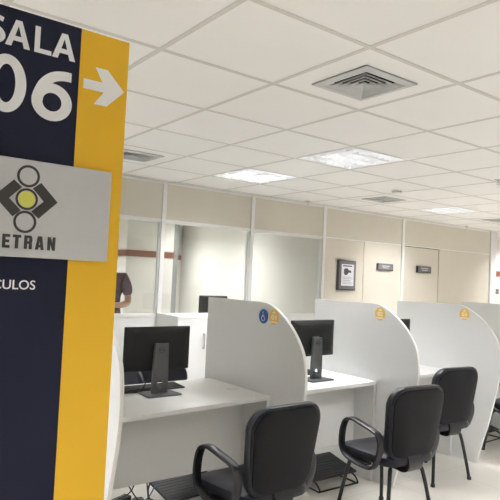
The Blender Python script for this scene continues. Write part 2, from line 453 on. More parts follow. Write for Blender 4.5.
def ellipse_ring(b, cx, cy, rx, rz, wx, wz, th=.0012, n=48):
    o, i_ = [], []
    for k in range(n):
        t = 2*PI*k/n; o.append((cx+rx*math.cos(t), cy+rz*math.sin(t))); i_.append((cx+(rx-wx)*math.cos(t), cy+(rz-wz)*math.sin(t)))
    V = {}
    for nm, L in (('o', o), ('i', i_)):
        for d in (0.0002, th): V[nm, d] = [b.verts.new(SP(u, v, d)) for u, v in L]
    for k in range(n):
        j = (k+1) % n
        for q in ((('o', th), ('i', th)), (('o', .0002), ('i', .0002)), (('o', th), ('o', .0002)), (('i', th), ('i', .0002))):
            b.faces.new((V[q[0]][k], V[q[0]][j], V[q[1]][j], V[q[1]][k]))
ZS0, ZS1 = 2.009, 2.073
def letterA(x0, x1):
    b = B(); h = ZS1-ZS0; w = x1-x0; xm = (x0+x1)/2; s = w*.125
    # left leg, right leg and the bar
    poly(b, [(x0, ZS0), (x0+w*.245, ZS0), (xm+w*.0, ZS0+h*.80), (xm+.0, ZS1), (xm-s, ZS1)])
    poly(b, [(x1, ZS0), (xm+s, ZS1), (xm+.0, ZS1), (xm, ZS0+h*.80), (x1-w*.245, ZS0)])
    poly(b, [(x0+w*.26, ZS0+h*.22), (x1-w*.26, ZS0+h*.22), (x1-w*.31, ZS0+h*.40), (x0+w*.31, ZS0+h*.40)], .00118)
    return b
for x0, x1 in ((-1.427, -1.370), (-1.317, -1.259)):
    finish('letter', letterA(x0, x1), M['letter'], sg, smooth=False)
b = B(); poly(b, [(-1.360, ZS0), (-1.319, ZS0), (-1.319, ZS0+.011), (-1.3475, ZS0+.011), (-1.3475, ZS1), (-1.360, ZS1)]); finish('letter', b, M['letter'], sg, smooth=False)
b = B(); strip(b, [(-1.4335, ZS1-.008), (-1.449, ZS1-.0045), (-1.4625, ZS1-.013), (-1.4555, ZS1-.027), (-1.440, ZS1-.035), (-1.4335, ZS1-.047), (-1.443, ZS1-.0585), (-1.466, ZS1-.056)], [.0105, .0115, .0125, .013, .0135, .0125, .0115, .0105])
finish('letter', b, M['letter'], sg, smooth=False)
b = B(); ellipse_ring(b, -1.4185, 1.9175, .0455, .0690, .0250, .0230); finish('numeral', b, M['letter'], sg, smooth=False)
b = B(); ellipse_ring(b, -1.310, 1.8955, .0495, .0465, .0260, .0235)
strip(b, [(-1.2655, 1.9665), (-1.288, 1.9655), (-1.3125, 1.957), (-1.332, 1.937), (-1.3435, 1.910), (-1.3465, 1.893)], [.0235, .0235, .0240, .0255, .0265, .0260], th=.0013)
finish('numeral', b, M['letter'], sg, smooth=False)
b = B(); poly(b, [(-1.234, 1.9745), (-1.1835, 1.9745), (-1.2045, 2.0105), (-1.1715, 2.0105), (-1.1225, 1.9625), (-1.1700, 1.9145), (-1.2045, 1.9145), (-1.1790, 1.9495), (-1.234, 1.9495)])
finish('arrow', b, M['letter'], sg, smooth=False)
text_mesh('caption_lettering', 'VEÍCULOS', (-1.464, -1.3225, 1.4335, 1.4615), SP, M['letter'], sg, bold=.006)
# small light grey plate on the board
def PP(u, v, d): return SP(u, v, d+.012)
b = B(); box(b, -.121, .286, -.032, -.0205, 1.510, 1.743)
plt = finish('emblem_plate', b, M['plate'], sg, smooth=False, bevel=.0012)
plt['label'] = 'light grey plate with black emblem'
_SP = SP
def SP(u, v, d): return _SP(u, v, d+.012)
for cx, cz in ((-1.3575, 1.7035), (-1.3595, 1.594)):
    b = B(); ellipse_ring(b, cx, cz, .0265, .0265, .0058, .0058); finish('emblem_ring', b, M['charcoal'], plt, smooth=False)
b = B(); ellipse_ring(b, -1.3585, 1.6485, .0258, .0258, .0052, .0052, th=.0016); finish('emblem_ring', b, M['charcoal'], plt, smooth=False)
b = B(); poly(b, [(-1.3585+.0195*math.cos(t*PI/16), 1.6485+.0195*math.sin(t*PI/16)) for t in range(32)]); o = finish('emblem_dot', b, M['lime'], plt, smooth=False)
for s in (1, -1):
    c = -1.3585
    b = B(); poly(b, [(c+s*.0315, 1.6915), (c+s*.0735, 1.6485), (c+s*.0300, 1.6045), (c+s*.0120, 1.6200), (c+s*.0210, 1.6290), (c+s*.0400, 1.6470), (c+s*.0200, 1.6680), (c+s*.0120, 1.6755)])
    finish('emblem_chevron', b, M['charcoal'], plt, smooth=False)
GL = dict(
    D=[[(0, 0), (.40, 0), (.40, 1), (0, 1)], [(.3, .8), (.55, .8), (.62, .7), (1, .75), (.85, .95), (.65, 1), (.3, 1)], [(.3, .2), (.3, 0), (.65, 0), (.85, .05), (1, .25), (.62, .3), (.55, .2)], [(.62, .28), (1, .24), (1, .76), (.62, .72)]],
    E=[[(0, 0), (1, 0), (1, .21), (.42, .21), (.42, .40), (.92, .40), (.92, .60), (.42, .60), (.42, .79), (1, .79), (1, 1), (0, 1)]],
    T=[[(.30, 0), (.70, 0), (.70, .79), (1, .79), (1, 1), (0, 1), (0, .79), (.30, .79)]],
    R=[[(0, 0), (.40, 0), (.40, 1), (0, 1)], [(.3, .80), (.58, .80), (.62, .72), (1, .72), (.95, .93), (.75, 1), (.3, 1)], [(.3, .57), (.3, .39), (.75, .39), (.95, .46), (1, .60), (.62, .64), (.56, .57)], [(.62, .63), (1, .59), (1, .73), (.62, .74)], [(.60, .42), (.60, 0), (1, 0), (.98, .45)]],
    A=[[(0, 0), (.36, 0), (.56, 1), (.26, 1)], [(1, 0), (.74, 1), (.44, 1), (.64, 0)], [(.3, .17), (.7, .17), (.66, .36), (.34, .36)]],
    N=[[(0, 0), (.36, 0), (.36, .50), (.64, 0), (1, 0), (1, 1), (.64, 1), (.64, .50), (.36, 1), (0, 1)]])
for chr_, u0, u1 in (('D', -1.431, -1.412), ('E', -1.4055, -1.3885), ('T', -1.3825, -1.3635), ('R', -1.3565, -1.3375), ('A', -1.3305, -1.3095), ('N', -1.3015, -1.2825)):
    b = B()
    for k, pl in enumerate(GL[chr_]): poly(b, [(u0-.002+x*(u1-u0), 1.530+y*.0325) for x, y in pl], .0012-.00002*k)
    finish('emblem_letter', b, M['charcoal'], plt, smooth=False)

# ------------------------------------------------------------------ service counter row
O0 = Vector((.5973, 1.4261, 0)); AL = .0166
def rw(a, b_, z=0.0):
    return (O0.x+math.cos(AL)*a-math.sin(AL)*b_, O0.y+math.sin(AL)*a+math.cos(AL)*b_, z)
PA = [-1.182, 0.0, 1.099, 2.214, 3.320]
prof = [(-.279, 0), (-.334, .206), (-.372, .33), (-.417, .52), (-.452, .67), (-.466, .78), (-.470, .87), (-.461, .96), (-.442, 1.035), (-.400, 1.105), (-.336, 1.178), (-.270, 1.232), (-.190, 1.283), (-.120, 1.312), (-.05, 1.322), (.1, 1.322), (.592, 1.319), (.592, 0)]
outl = [(p.x, p.y) for p in catmull([(x, y, 0) for x, y in prof[:-2]], 5)] + prof[-2:]
PL = ['white curved-front divider panel showing only a sliver beside the yellow sign edge',
      'white curved-front divider panel with the blue wheelchair sticker and sticker 01',
      'white curved-front divider panel with the amber sticker 02',
      'white curved-front divider panel with the amber sticker 03',
      'greyish divider panel farthest right, cut by the photo edge']
PTH = .020
dividers = []
for i, a in enumerate(PA):
    r = tag(empty('divider_panel', rw(a, 0), AL), PL[i], 'divider panel', 'curved divider panels between the counters')
    b = B(); prism(b, outl, 'x', 0, PTH); finish('board', b, M['white'], r)
    # glossy edge banding along the free edge
    b = B(); n = len(outl)
    path = outl[:-1]
    L = [(0.0006, y, z) for y, z in path]
    ring0, ring1 = [], []
    for k, (y, z) in enumerate(path):
        a0 = Vector(path[max(0, k-1)]); a1 = Vector(path[min(len(path)-1, k+1)]); t = (a1-a0).normalized(); nrm = Vector((-t.y, t.x))
        if nrm.dot(Vector((y-.2, z-.6))) < 0: nrm = -nrm
        q = Vector((y, z))
        ring0.append([b.verts.new((x, q.x+nrm.x*o, q.y+nrm.y*o)) for x, o in ((-.0006, -.0015), (-.0006, .0012), (PTH+.0006, .0012), (PTH+.0006, -.0015))])
    for A, C in zip(ring0, ring0[1:]):
        for k in range(4): b.faces.new((A[k], A[(k+1) % 4], C[(k+1) % 4], C[k]))
    b.faces.new(ring0[0]); b.faces.new(ring0[-1][::-1])
    finish('edge_band', b, M['whiteedge'], r)
    dividers.append(r)
def disc(name, r_, cb, cz, m, parent, d0=.0, th=.001):
    b = B(); prism(b, [(cb+r_*math.cos(2*PI*k/40), cz+r_*math.sin(2*PI*k/40)) for k in range(40)], 'x', -d0-th, -d0)
    return finish(name, b, m, parent, smooth=False)
def LP(u, v, d): return (-.0013-d, -u, v)    # divider face plane; u runs towards the visitor
def number_sticker(div, s, cb, cz):
    st = disc('number_sticker', .049, cb, cz, M['amber'], div, .0003)
    text_mesh('numeral', s, (-cb-.026, -cb+.026, cz-.018, cz+.016), LP, M['cream'], st, bold=.03, th=.0008)
    b = B(); box(b, -.0022, -.0012, cb-.034, cb+.034, cz-.037, cz-.027); finish('underline', b, M['cream'], st, smooth=False)
    b = B()
    prism(b, [(cb-.018, cz+.028), (cb, cz+.040), (cb+.018, cz+.028), (cb+.018, cz+.024), (cb-.018, cz+.024)], 'x', -.0022, -.0012); finish('icon', b, M['cream'], st, smooth=False)
number_sticker(dividers[1], '01', -.163, 1.236)
number_sticker(dividers[2], '02', -.115, 1.250)
number_sticker(dividers[3], '03', -.132, 1.243)
ws = disc('access_sticker', .047, -.059, 1.233, M['blue'], dividers[1], .0003)
b = B()
def W(u, v): return (-.0022, .059*-1-u, 1.233+v)
tube(b, [W(-.006, .016), W(-.005, -.002), W(.010, -.004), W(.017, -.020)], .0026, 6, 0)
tube(b, [W(-.005, .008), W(.008, .006)], .0022, 6, 0)
ring = [W(-.002+.017*math.cos(math.radians(t)), -.012+.017*math.sin(math.radians(t))) for t in range(110, 350, 16)]
tube(b, ring, .0024, 6, 0)
c = W(-.006, .026)
bmesh.ops.create_uvsphere(b, u_segments=10, v_segments=6, radius=.0052, matrix=Matrix.Translation(c) @ Matrix.Diagonal((.25, 1, 1, 1)))
finish('wheelchair_symbol', b, M['letter'], ws)

# desks: front edge is slightly skewed, as the boards were cut on site
DL = ['white laminate desk carrying the large monitor, nearest to the sign', 'white laminate desk under divider 02 with the half hidden monitor',
      'white laminate desk beside divider 03, behind the third visitor chair', 'white laminate desk in the farthest station at the right edge']
fr = [(-.255, -.165), (-.152, -.105), (-.09, -.055), (-.07, -.04)]
for i in range(4):
    a0, a1 = PA[i]+PTH+.003, PA[i+1]-.003
    f0, f1 = fr[i]; bk = .52; w = a1-a0
    r = tag(empty('service_desk', rw(a0, 0), AL), DL[i], 'desk', 'white desks of the service row')
    b = B(); prism(b, [(0, f0), (w, f1), (w, bk), (0, bk)], 'z', .715, .74); finish('desktop', b, M['desktop'], r, bevel=.0015)
    for x0, x1, f in ((0, .022, f0), (w-.022, w, f1)):
        b = B(); box(b, x0, x1, f+.006, bk-.02, 0, .7148); finish('end_panel', b, M['white'], r, bevel=.001)
    b = B(); box(b, .0225, w-.0225, .085, .103, .25, .7148); finish('modesty_panel', b, M['white'], r, bevel=.001)
    b = B()
    for xx in (.06, w-.07): box(b, xx, xx+.028, .055, .0848, .695, .7148)
    finish('corner_bracket', b, M['steel'], r)
    if i < 2:
        b = B(); cx, cy = w-.095, (.119 if i == 0 else .15)
        for (x0, x1, y0, y1) in ((-.03, .03, -.022, -.02), (-.03, .03, .02, .022), (-.03, -.028, -.022, .022), (.028, .03, -.022, .022)): box(b, cx+x0, cx+x1, cy+y0, cy+y1, .7401, .7404)
        finish('cable_cutout_mark', b, M['dframe'], r)

# ------------------------------------------------------------------ monitors
def make_monitor():
    r = empty('computer_monitor')
    w, h = .228, .27
    b = B()   # base
    ol = rrect(.118, .108, .165, .012, 4)
    prism(b, [(x, y) for x, y in ol], 'z', 0, .010); finish('stand_base', b, M['stand'], r, bevel=.003)
    # column with the cable hole
    b = B()
    N = 24; hc = (0, .062); hr = .026
    hole = [(hc[0]+hr*math.cos(2*PI*k/N), hc[1]+hr*math.sin(2*PI*k/N)) for k in range(N)]
    def side(z): return .052-.007*(z-.010)/.30
    z0, z1 = .010, .330
    out = []
    for k in range(N):   # project hole directions onto the column outline (lower block)
        t = 2*PI*k/N; dx, dz = math.cos(t), math.sin(t)
        s = min((.052/abs(dx)) if abs(dx) > 1e-6 else 9, ((.115-hc[1])/dz) if dz > 1e-6 else 9, ((hc[1]-z0)/-dz) if dz < -1e-6 else 9)
        out.append((hc[0]+dx*s, hc[1]+dz*s))
    y0, y1 = -.010, .012
    V = {}
    for nm, L in (('h', hole), ('o', out)):
        for y in (y0, y1): V[nm, y] = [b.verts.new((x, y, z)) for x, z in L]
    for k in range(N):
        j = (k+1) % N
        b.faces.new((V['h', y0][k], V['h', y0][j], V['o', y0][j], V['o', y0][k])); b.faces.new((V['h', y1][k], V['o', y1][k], V['o', y1][j], V['h', y1][j]))
        b.faces.new((V['h', y0][k], V['h', y1][k], V['h', y1][j], V['h', y0][j])); b.faces.new((V['o', y0][k], V['o', y0][j], V['o', y1][j], V['o', y1][k]))
    prism(b, [(-.052, .115), (.052, .115), (.045, .312), (-.045, .312)], 'y', y0, y1)
    col = finish('stand_column', b, M['stand'], r)
    return r, w, h, col
def build_monitor(loc, rz, lift, lab):
    r, w, h, col = make_monitor()
    r.location = loc; r.rotation_euler = (0, 0, rz)
    z0 = .14+lift; z1 = z0+h
    b = B()   # housing: flat front, domed back
    ol = rrect(w, w, h, .006, 3)
    pillow(b, ol, [(.72, .018), (.80, .020), (.90, .034), (.985, .042), (1.0, .045), (1.0, .056)], lambda x, y, d: (x, d, (z0+z1)/2+y))
    hs = finish('housing', b, M['monback'], r)
    b = B(); box(b, -w+.010, w-.010, .0562, .0575, z0+.014, z1-.010); finish('screen', b, M['screen'], r, smooth=False)
    b = B(); box(b, -.034, .034, .0122, .024, z1-.20, z1-.12); finish('mount_plate', b, M['stand'], r, bevel=.003)
    b = B()
    for k in range(10): box(b, -.17+.004*k, -.168+.004*k, .030, .0325, z0+.03, z0+.045)
    finish('vent_slots', b, M['duct'], hs, smooth=False)
    b = B(); box(b, .08, .15, .026, .036, z0+.012, z0+.032); finish('port_recess', b, M['duct'], hs, smooth=False)
    # ring emblem with lettering near the column head
    cz = .274
    b = B(); nn = 32
    pts = [(.019*math.cos(2*PI*k/nn), -.0108, cz+.019*math.sin(2*PI*k/nn)) for k in range(nn)]
    sweep(b, pts, circ(.0016, 6), True, up=Vector((0, 1, 0)))
    em = finish('emblem', b, M['silverink'], col)
    text_mesh('emblem_lettering', 'DELL', (-.0135, .0135, cz-.005, cz+.005), lambda u, v, d: (u, -.0100-d, v), M['silverink'], em, bold=.02)
    return tag(r, lab, 'monitor')
def mount(o, a, b_, z): o.location = rw(a, b_, z)
DZ = .7402
m1 = build_monitor(rw(-.612, .172, DZ), AL, 0.0, 'large black monitor seen from behind on the desk nearest the sign')
m2 = build_monitor(rw(.690, .135, DZ), AL+.03, 0.03, 'black monitor partly hidden behind the divider with sticker 01')
m3 = build_monitor(rw(1.690, .172, DZ), AL, 0.025, 'black monitor of which only a corner shows past divider 02')
m4 = build_monitor((2.61, 4.96, DZ), 0.0, 0.05, 'dark monitor in the office behind the glass, seen above the cabinet')

def keyboard(loc, rz, lab):
    r = empty('keyboard', loc, rz)
    b = B(); prism(b, [(-.065, 0), (.065, 0), (.065, .020), (-.065, .010)], 'x', -.22, .22); finish('body', b, M['blackp'], r, bevel=.003)
    for row in range(5):
        for k in range(15):   # each key its own little cap
            if row == 0 and 4 <= k <= 9:
                if k > 4: continue
                x0, x1 = -.205+.0272*4, -.205+.0272*10-.003
            else: x0, x1 = -.205+.0272*k, -.205+.0272*(k+1)-.003
            y = -.052+.021*row; z = .0115+(y+.065)*.0769
            b = B(); box(b, x0, x1, y, y+.018, z, z+.005); finish('key', b, M['keyb'], r, smooth=False)
    return tag(r, lab, 'keyboard')
kb = keyboard(rw(-.585, .335, DZ), AL+.02, 'black keyboard on the desk behind the large monitor')
def clone(o, loc, rz, lab, group=None):
    c = copy_tree(o); c.location = loc; c.rotation_euler = (0, 0, rz); c['label'] = lab
    return c
clone(kb, rw(.68, .37, DZ), AL-.04, 'black keyboard on the second desk, behind the divider with sticker 01')
def cable(pts, lab, m='blackp', r=.0028, cat='cable'):
    b = B(); tube(b, pts, r, 8, 8, up=Vector((.3, .2, 1)).normalized())
    return tag(finish('cable', b, M[m]), lab, cat)
def rp(a, b_, z): return Vector(rw(a, b_, z))
cable([rp(-.66, .215, .86), rp(-.68, .23, .80), rp(-.70, .25, .750), rp(-.76, .262, .7445), rp(-.83, .30, .7445), rp(-.84, .40, .7445), rp(-.80, .50, .7445)], 'thin black monitor cable looped on the first desk behind the stand')
cable([rp(.615, .19, .90), rp(.585, .20, .84), rp(.59, .225, .775), rp(.60, .245, .7455), rp(.52, .262, .7455), rp(.38, .29, .7455), rp(.36, .48, .7455)], 'black cables hanging behind the second monitor', r=.0045)

# ------------------------------------------------------------------ visitor chairs
def back_fn(x, y, d):   # outline (x, y up) -> chair space; d = distance in front of the rear face
    z = .652+y
    return (x, -.268+d-.13*(z-.668)+.40*x*x*(1 if d < .03 else .8), z)
def make_chair(with_plain=False):
    r = empty('visitor_chair')
    # seat cushion
    b = B()
    ol = rrect(.215, .235, .455, .085, 8)
    pillow(b, ol, [(.55, .398), (.90, .398), (.975, .401), (1.0, .412), (1.0, .430), (.975, .446), (.90, .453), (.60, .449)],
           lambda x, y, d: (x, y-.005, d-.018*max(0, (y-.12))/.11*.6))
    finish('seat', b, M['vinyl'], r)
    b = B(); pillow(b, rrect(.205, .222, .43, .08, 8), [(.5, .388), (.93, .390), (1.0, .400), (1.0, .410), (.97, .412)], lambda x, y, d: (x, y-.005, d)); finish('seat_pan', b, M['shell'], r)
    # backrest cushion
    b = B(); ol = rrect(.212, .234, .445, .105, 9)
    pillow(b, ol, [(.90, .014), (.985, .012), (1.0, .022), (1.0, .045), (.97, .064), (.88, .076), (.55, .082)], back_fn)
    finish('backrest', b, M['vinyl'], r)
    b = B(); pillow(b, ol, [(.50, -.004), (.84, -.002), (.915, .004), (.930, .014)], back_fn)
    o = finish('back_shell', b, M['shell'], r); o['label'] = 'matte charcoal rear cover'
    b = B(); path = [back_fn(x*.945, y*.945, .011) for x, y in ol]
    sweep(b, path, circ(.0045, 6), True, up=Vector((0, 1, 0))); finish('piping', b, M['blackp'], r)
    # bracket carrying the back
    b = B()
    pth = catmull([(0, .02, .376), (0, -.12, .368), (0, -.205, .368), (0, -.232, .405), (0, -.218, .455), (0, -.205, .50)], 6)
    sweep(b, pth, [(-.060, -.016), (.060, -.016), (.050, .016), (-.050, .016)], False)
    finish('back_bracket', b, M['blackp'], r)
    # loop armrests
    for s in (-1, 1):
        b = B(); x = s*.248
        lp = [(.050, .632), (-.045, .617), (-.130, .600), (-.172, .582), (-.188, .545), (-.185, .490), (-.165, .430), (-.140, .388), (-.095, .372), (-.01, .374), (.06, .385), (.115, .408), (.142, .450), (.144, .510), (.134, .565), (.108, .614)]
        pth = catmull([(x, y, z) for y, z in lp], 5, True)
        sweep(b, pth, [(-.023, -.006), (-.016, -.009), (.016, -.009), (.023, -.006), (.023, .006), (.016, .009), (-.016, .009), (-.023, .006)], True)
        arm = finish('armrest', b, M['blackp'], r)
        b = B(); box(b, min(x, s*.20), max(x, s*.20), -.075, .045, .378, .390); finish('arm_bracket', b, M['blackm'], arm)
    # underseat plate, four legs
    b = B(); box(b, -.12, .12, -.15, .14, .372, .3885); finish('underseat_plate', b, M['blackm'], r)
    for sx in (-1, 1):
        for sy in (-1, 1):
            b = B()
            tube(b, [(sx*.06, sy*.10, .366), (sx*.10, sy*.135, .366), (sx*.135, sy*.165, .348), (sx*.150, sy*.178, .30), (sx*.175, sy*.197, .17), (sx*.20, sy*.218, .012)], .0125, 12, 6, up=Vector((0, 1, 0)))
            lg = finish('leg', b, M['blackm'], r)
            b = B(); lathe(b, [(.016, 0), (.017, .018), (.0145, .022)], 14, (sx*.2005, sy*.2185, 0)); finish('rubber_foot', b, M['blackp'], lg)
    for sy in (-1, 1):
        b = B(); tube(b, [(-.06, sy*.10, .366), (.06, sy*.10, .366)], .0125, 10, 0, up=Vector((0, 0, 1))); finish('cross_tube', b, M['blackm'], r)
    return r
ch = make_chair()
chairs = [(-.480, -.605, .03, 'black upholstered armchair nearest the camera, in front of the desk with the large monitor'),
          (.628, -.585, -.09, 'black upholstered armchair in the middle, in front of the second desk'),
          (1.612, -.235, -.13, 'black upholstered chair third along, turned away before the divider with sticker 03'),
          (2.860, -.300, .06, 'black chair at the right edge, partly behind the divider with sticker 03')]
for i, (a, b_, rz, lab) in enumerate(chairs):
    o = ch if i == 0 else copy_tree(ch)
    o.location = rw(a, b_); o.rotation_euler = (0, 0, AL+rz)
    tag(o, lab, 'chair', 'black visitor chairs in front of the counters')

# attendants' swivel chair behind the first desk
def swivel(loc, rz, lab):
    r = tag(empty('swivel_chair', loc, rz), lab, 'chair')
    b = B(); pillow(b, rrect(.20, .225, .45, .10, 8), [(.5, .348), (.95, .350), (1.0, .37), (1.0, .395), (.95, .415), (.6, .41)], lambda x, y, d: (x, y, d)); finish('seat', b, M['vinyl'], r)
    b = B(); pillow(b, rrect(.21, .235, .36, .155, 10), [(.5, 0), (.93, .004), (1.0, .02), (1.0, .045), (.93, .065), (.5, .07)], lambda x, y, d: (x, -.29+d+.4*x*x, (.575+y))); finish('backrest', b, M['vinyl'], r)
    b = B(); sweep(b, catmull([(0, -.05, .340), (0, -.22, .335), (0, -.305, .38), (0, -.300, .55)], 6), [(-.03, -.006), (.03, -.006), (.03, .006), (-.03, .006)]); finish('back_bracket', b, M['blackp'], r)
    b = B(); lathe(b, [(.03, .10), (.028, .24), (.018, .245), (.018, .34), (.06, .342), (.06, .348)], 18); finish('gas_column', b, M['blackm'], r)
    for k in range(5):
        t = 2*PI*k/5+.35; c, s = math.cos(t), math.sin(t)
        b = B(); sweep(b, [(.02*c, .02*s, .125), (.15*c, .15*s, .11), (.28*c, .28*s, .075)], [(-.024, -.015), (.024, -.015), (.018, .014), (-.018, .014)], up=Vector((-s, c, 0)), scale=[1.1, 1, .7])
        lg = finish('base_arm', b, M['blackp'], r)
        b = B()
        for q in (-.016, .016):
            p0 = Vector((.28*c-s*(q-.007), .28*s+c*(q-.007), .027)); p1 = Vector((.28*c-s*(q+.007), .28*s+c*(q+.007), .027))
            tube(b, [p0, p1], .026, 16, 0, up=Vector((0, 0, 1)))
        tube(b, [(.28*c, .28*s, .05), (.28*c, .28*s, .08)], .008, 8, 0)
        finish('caster', b, M['blackp'], lg)
    return r
swivel(rw(.03, 1.02), PI+AL, 'dark rounded swivel chair on the staff side, showing below the large monitor')
swivel(rw(-.62, 1.05), PI*.62, 'second dark swivel chair on the staff side, its base seen under the first desk')

# foot rests under the desks
def make_footrest():
    r = empty('foot_rest')
    b = B(); mt = Matrix.Translation((0, 0, .105)) @ Matrix.Rotation(math.radians(12), 4, 'X')
    box(b, -.225, .225, -.15, .15, -.008, .008, mt); finish('platform', b, M['blackp'], r, bevel=.006)
    b = B()
    for k in range(9):
        y = -.12+.03*k; box(b, -.20, .20, y-.003, y+.003, .0082, .0115, mt)
    finish('grip_ribs', b, M['blackp'], r, smooth=False)
    for s in (-1, 1):
        b = B(); x = s*.19
        tube(b, [(x, .13, .118), (x, .16, .06), (x, .145, .009), (x, .08, .0075), (x, -.12, .0075), (x, -.19, .010), (x, -.165, .05), (x, -.12, .066)], .0065, 10, 5)
        finish('wire_leg', b, M['blackm'], r)
    b = B(); tube(b, [(-.19, -.185, .0085), (.19, -.185, .0085)], .0065, 10, 0, up=Vector((0, 0, 1))); finish('cross_wire', b, M['blackm'], r)
    return r
fr0 = make_footrest()
for i, (a, b_, rz, lab) in enumerate([(-.30, .30, .05, 'black foot rest on wire legs under the desk nearest the sign'),
                                      (.75, .10, -.03, 'black foot rest on bent wire legs between the first and second chairs'),
                                      (2.98, .20, .02, 'black foot rest under the farthest desk at the right edge')]):
    o = fr0 if i == 0 else copy_tree(fr0)
    o.location = rw(a, b_); o.rotation_euler = (0, 0, AL+rz); tag(o, lab, 'foot rest', 'black foot rests under the desks')

# cables and a power strip under the first desk
ps = tag(empty('power_strip', rw(-.78, .42), .4), 'black power strip lying on the floor under the first desk', 'power strip')
b = B(); box(b, -.17, .17, -.03, .03, 0, .04); finish('body', b, M['blackp'], ps, bevel=.006)
for k in range(4):
    b = B(); lathe(b, [(.019, .040), (.019, .0415)], 16, (-.12+.08*k, 0, 0)); finish('socket', b, M['stand'], ps)
pc = tag(empty('power_adapter', rw(-.60, .36), 1.4), 'black power adapter block on the floor among the cables', 'power adapter')
b = B(); box(b, -.07, .07, -.035, .035, 0, .035); finish('brick', b, M['blackp'], pc, bevel=.008)
CB = [([(-.62, .45, .55), (-.60, .40, .30), (-.66, .36, .12), (-.72, .42, .05)], 'black cable sagging straight down under the first desk', 'blackp'),
      ([(-.50, .44, .55), (-.46, .38, .26), (-.56, .30, .09), (-.66, .34, .01), (-.60, .46, .006)], 'blue network cable looping under the first desk', 'cblue'),
      ([(-.60, .45, .55), (-.57, .36, .20), (-.60, .26, .03), (-.68, .22, .006), (-.80, .26, .006)], 'black cable curling on the floor beside the foot rest', 'blackp'),
      ([(-.70, .44, .55), (-.74, .36, .28), (-.66, .28, .08), (-.52, .30, .04)], 'dark cable running down to the power adapter', 'blackp'),
      ([(-.88, .30, .006), (-.80, .20, .006), (-.66, .16, .006), (-.58, .16, .006), (-.56, .08, .006), (-.58, .02, .006)], 'long black cable lying across the floor below the first desk', 'blackp')]
for pts, lab, mm in CB: cable([rp(*p) for p in pts], lab, mm, .0042)

# ------------------------------------------------------------------ low storage cabinet against the partition
cb = tag(empty('storage_cabinet', (1.115, 3.36, 0), 0), 'white low storage cabinet with a steel handle, below the office glass', 'cabinet')
b = B(); box(b, 0, .80, .018, .435, .06, 1.043); finish('body', b, M['white'], cb, bevel=.001)
b = B(); box(b, .02, .78, .05, .42, 0, .06); finish('plinth', b, M['stand'], cb)
b = B(); box(b, -.004, .804, -.002, .437, 1.0432, 1.063); finish('top', b, M['whiteedge'], cb, bevel=.002)
for k in range(2):
    b = B(); box(b, .002+.399*k, .399+.399*k, 0, .0175, .065, 1.041); dr = finish('door', b, M['white'], cb, bevel=.0015)
    x = .305 if k == 0 else .495
    b = B(); tube(b, [(x, 0, .885), (x, -.022, .885), (x, -.026, .875), (x, -.026, .755), (x, -.022, .745), (x, 0, .745)], .007, 8, 3, up=Vector((1, 0, 0))); finish('handle', b, M['steel'], dr)

# office desk behind the glass with the monitor
od = tag(empty('office_desk', (2.6, 5.15, 0)), 'pale desk in the office behind the glass carrying a monitor', 'desk')
b = B(); box(b, -.6, .6, -.35, .35, .715, .74); finish('desktop', b, M['white'], od, bevel=.002)
for x in (-.58, .56):
    b = B(); box(b, x, x+.022, -.32, .32, 0, .7148); finish('end_panel', b, M['white'], od)
b = B(); box(b, -.557, .559, -.30, -.28, .3, .7148); finish('modesty_panel', b, M['white'], od)

# ------------------------------------------------------------------ plates and notice on the partition
def plate(x0, x1, z0, z1, lab, yy=YW-.0005):
    r = tag(empty('door_plate', (x0, yy, z0)), lab, 'door plate', 'small grey plates on the beige panels')
    w, h = x1-x0, z1-z0
    b = B(); box(b, 0, w, -.030, 0, 0, h); finish('backing', b, M['dside'], r, bevel=.002)
    b = B(); box(b, .012, w-.004, -.034, -.0302, .012, h-.004); f = finish('face', b, M['dframe'], r, bevel=.002)
    b = B(); box(b, .08, w-.08, -.0350, -.0342, h*.58, h*.70); box(b, .10, w-.10, -.0350, -.0342, h*.35, h*.44); finish('engraved_line', b, M['diff'], f, smooth=False)
plate(4.515, 4.845, 1.655, 1.752, 'small dark grey plate beside the framed notice, on the middle panel')
plate(5.41, 5.74, 1.655, 1.758, 'small dark grey plate on the door, right of the other plate', YW+.0035)
r = tag(empty('notice_holder', (3.735, YW-.0005, 1.36)), 'grey wall holder with a printed notice bearing a dark photo', 'notice')
b = B(); box(b, 0, .335, -.030, 0, 0, .395); finish('backing', b, M['dside'], r, bevel=.003)
b = B(); box(b, .016, .331, -.036, -.0302, .012, .391); fm = finish('frame', b, M['dframe'], r, bevel=.003)
b = B(); box(b, .055, .290, -.0372, -.0362, .060, .345); pp = finish('paper', b, M['paper'], r, smooth=False)
b = B(); box(b, .080, .255, -.0380, -.0374, .315, .330); finish('headline', b, M['ink'], pp, smooth=False)
b = B(); prism(b, [(.100+.0*0, .225), (.10, .275), (.125, .292), (.17, .29), (.185, .27), (.235, .262), (.24, .232), (.19, .238), (.165, .205), (.12, .200)], 'y', -.0380, -.0374); finish('printed_photo', b, M['ink'], pp, smooth=False)
for k in range(5):
    b = B(); box(b, .085, .265-.02*(k % 3), -.0379, -.0374, .085+.022*k, .090+.022*k); finish('text_line', b, M['dframe'], pp, smooth=False)
# dark wall box in the alcove at the right
r = tag(empty('wall_box', (8.65, 4.749, 1.36)), 'dark wall mounted box at the right edge beyond the white corner post', 'wall box')
b = B(); box(b, 0, .5, -.12, 0, 0, .10); finish('body', b, M['dside'], r, bevel=.004)
b = B(); box(b, .01, .49, -.124, -.1202, .01, .09); finish('front', b, M['dframe'], r, bevel=.002)

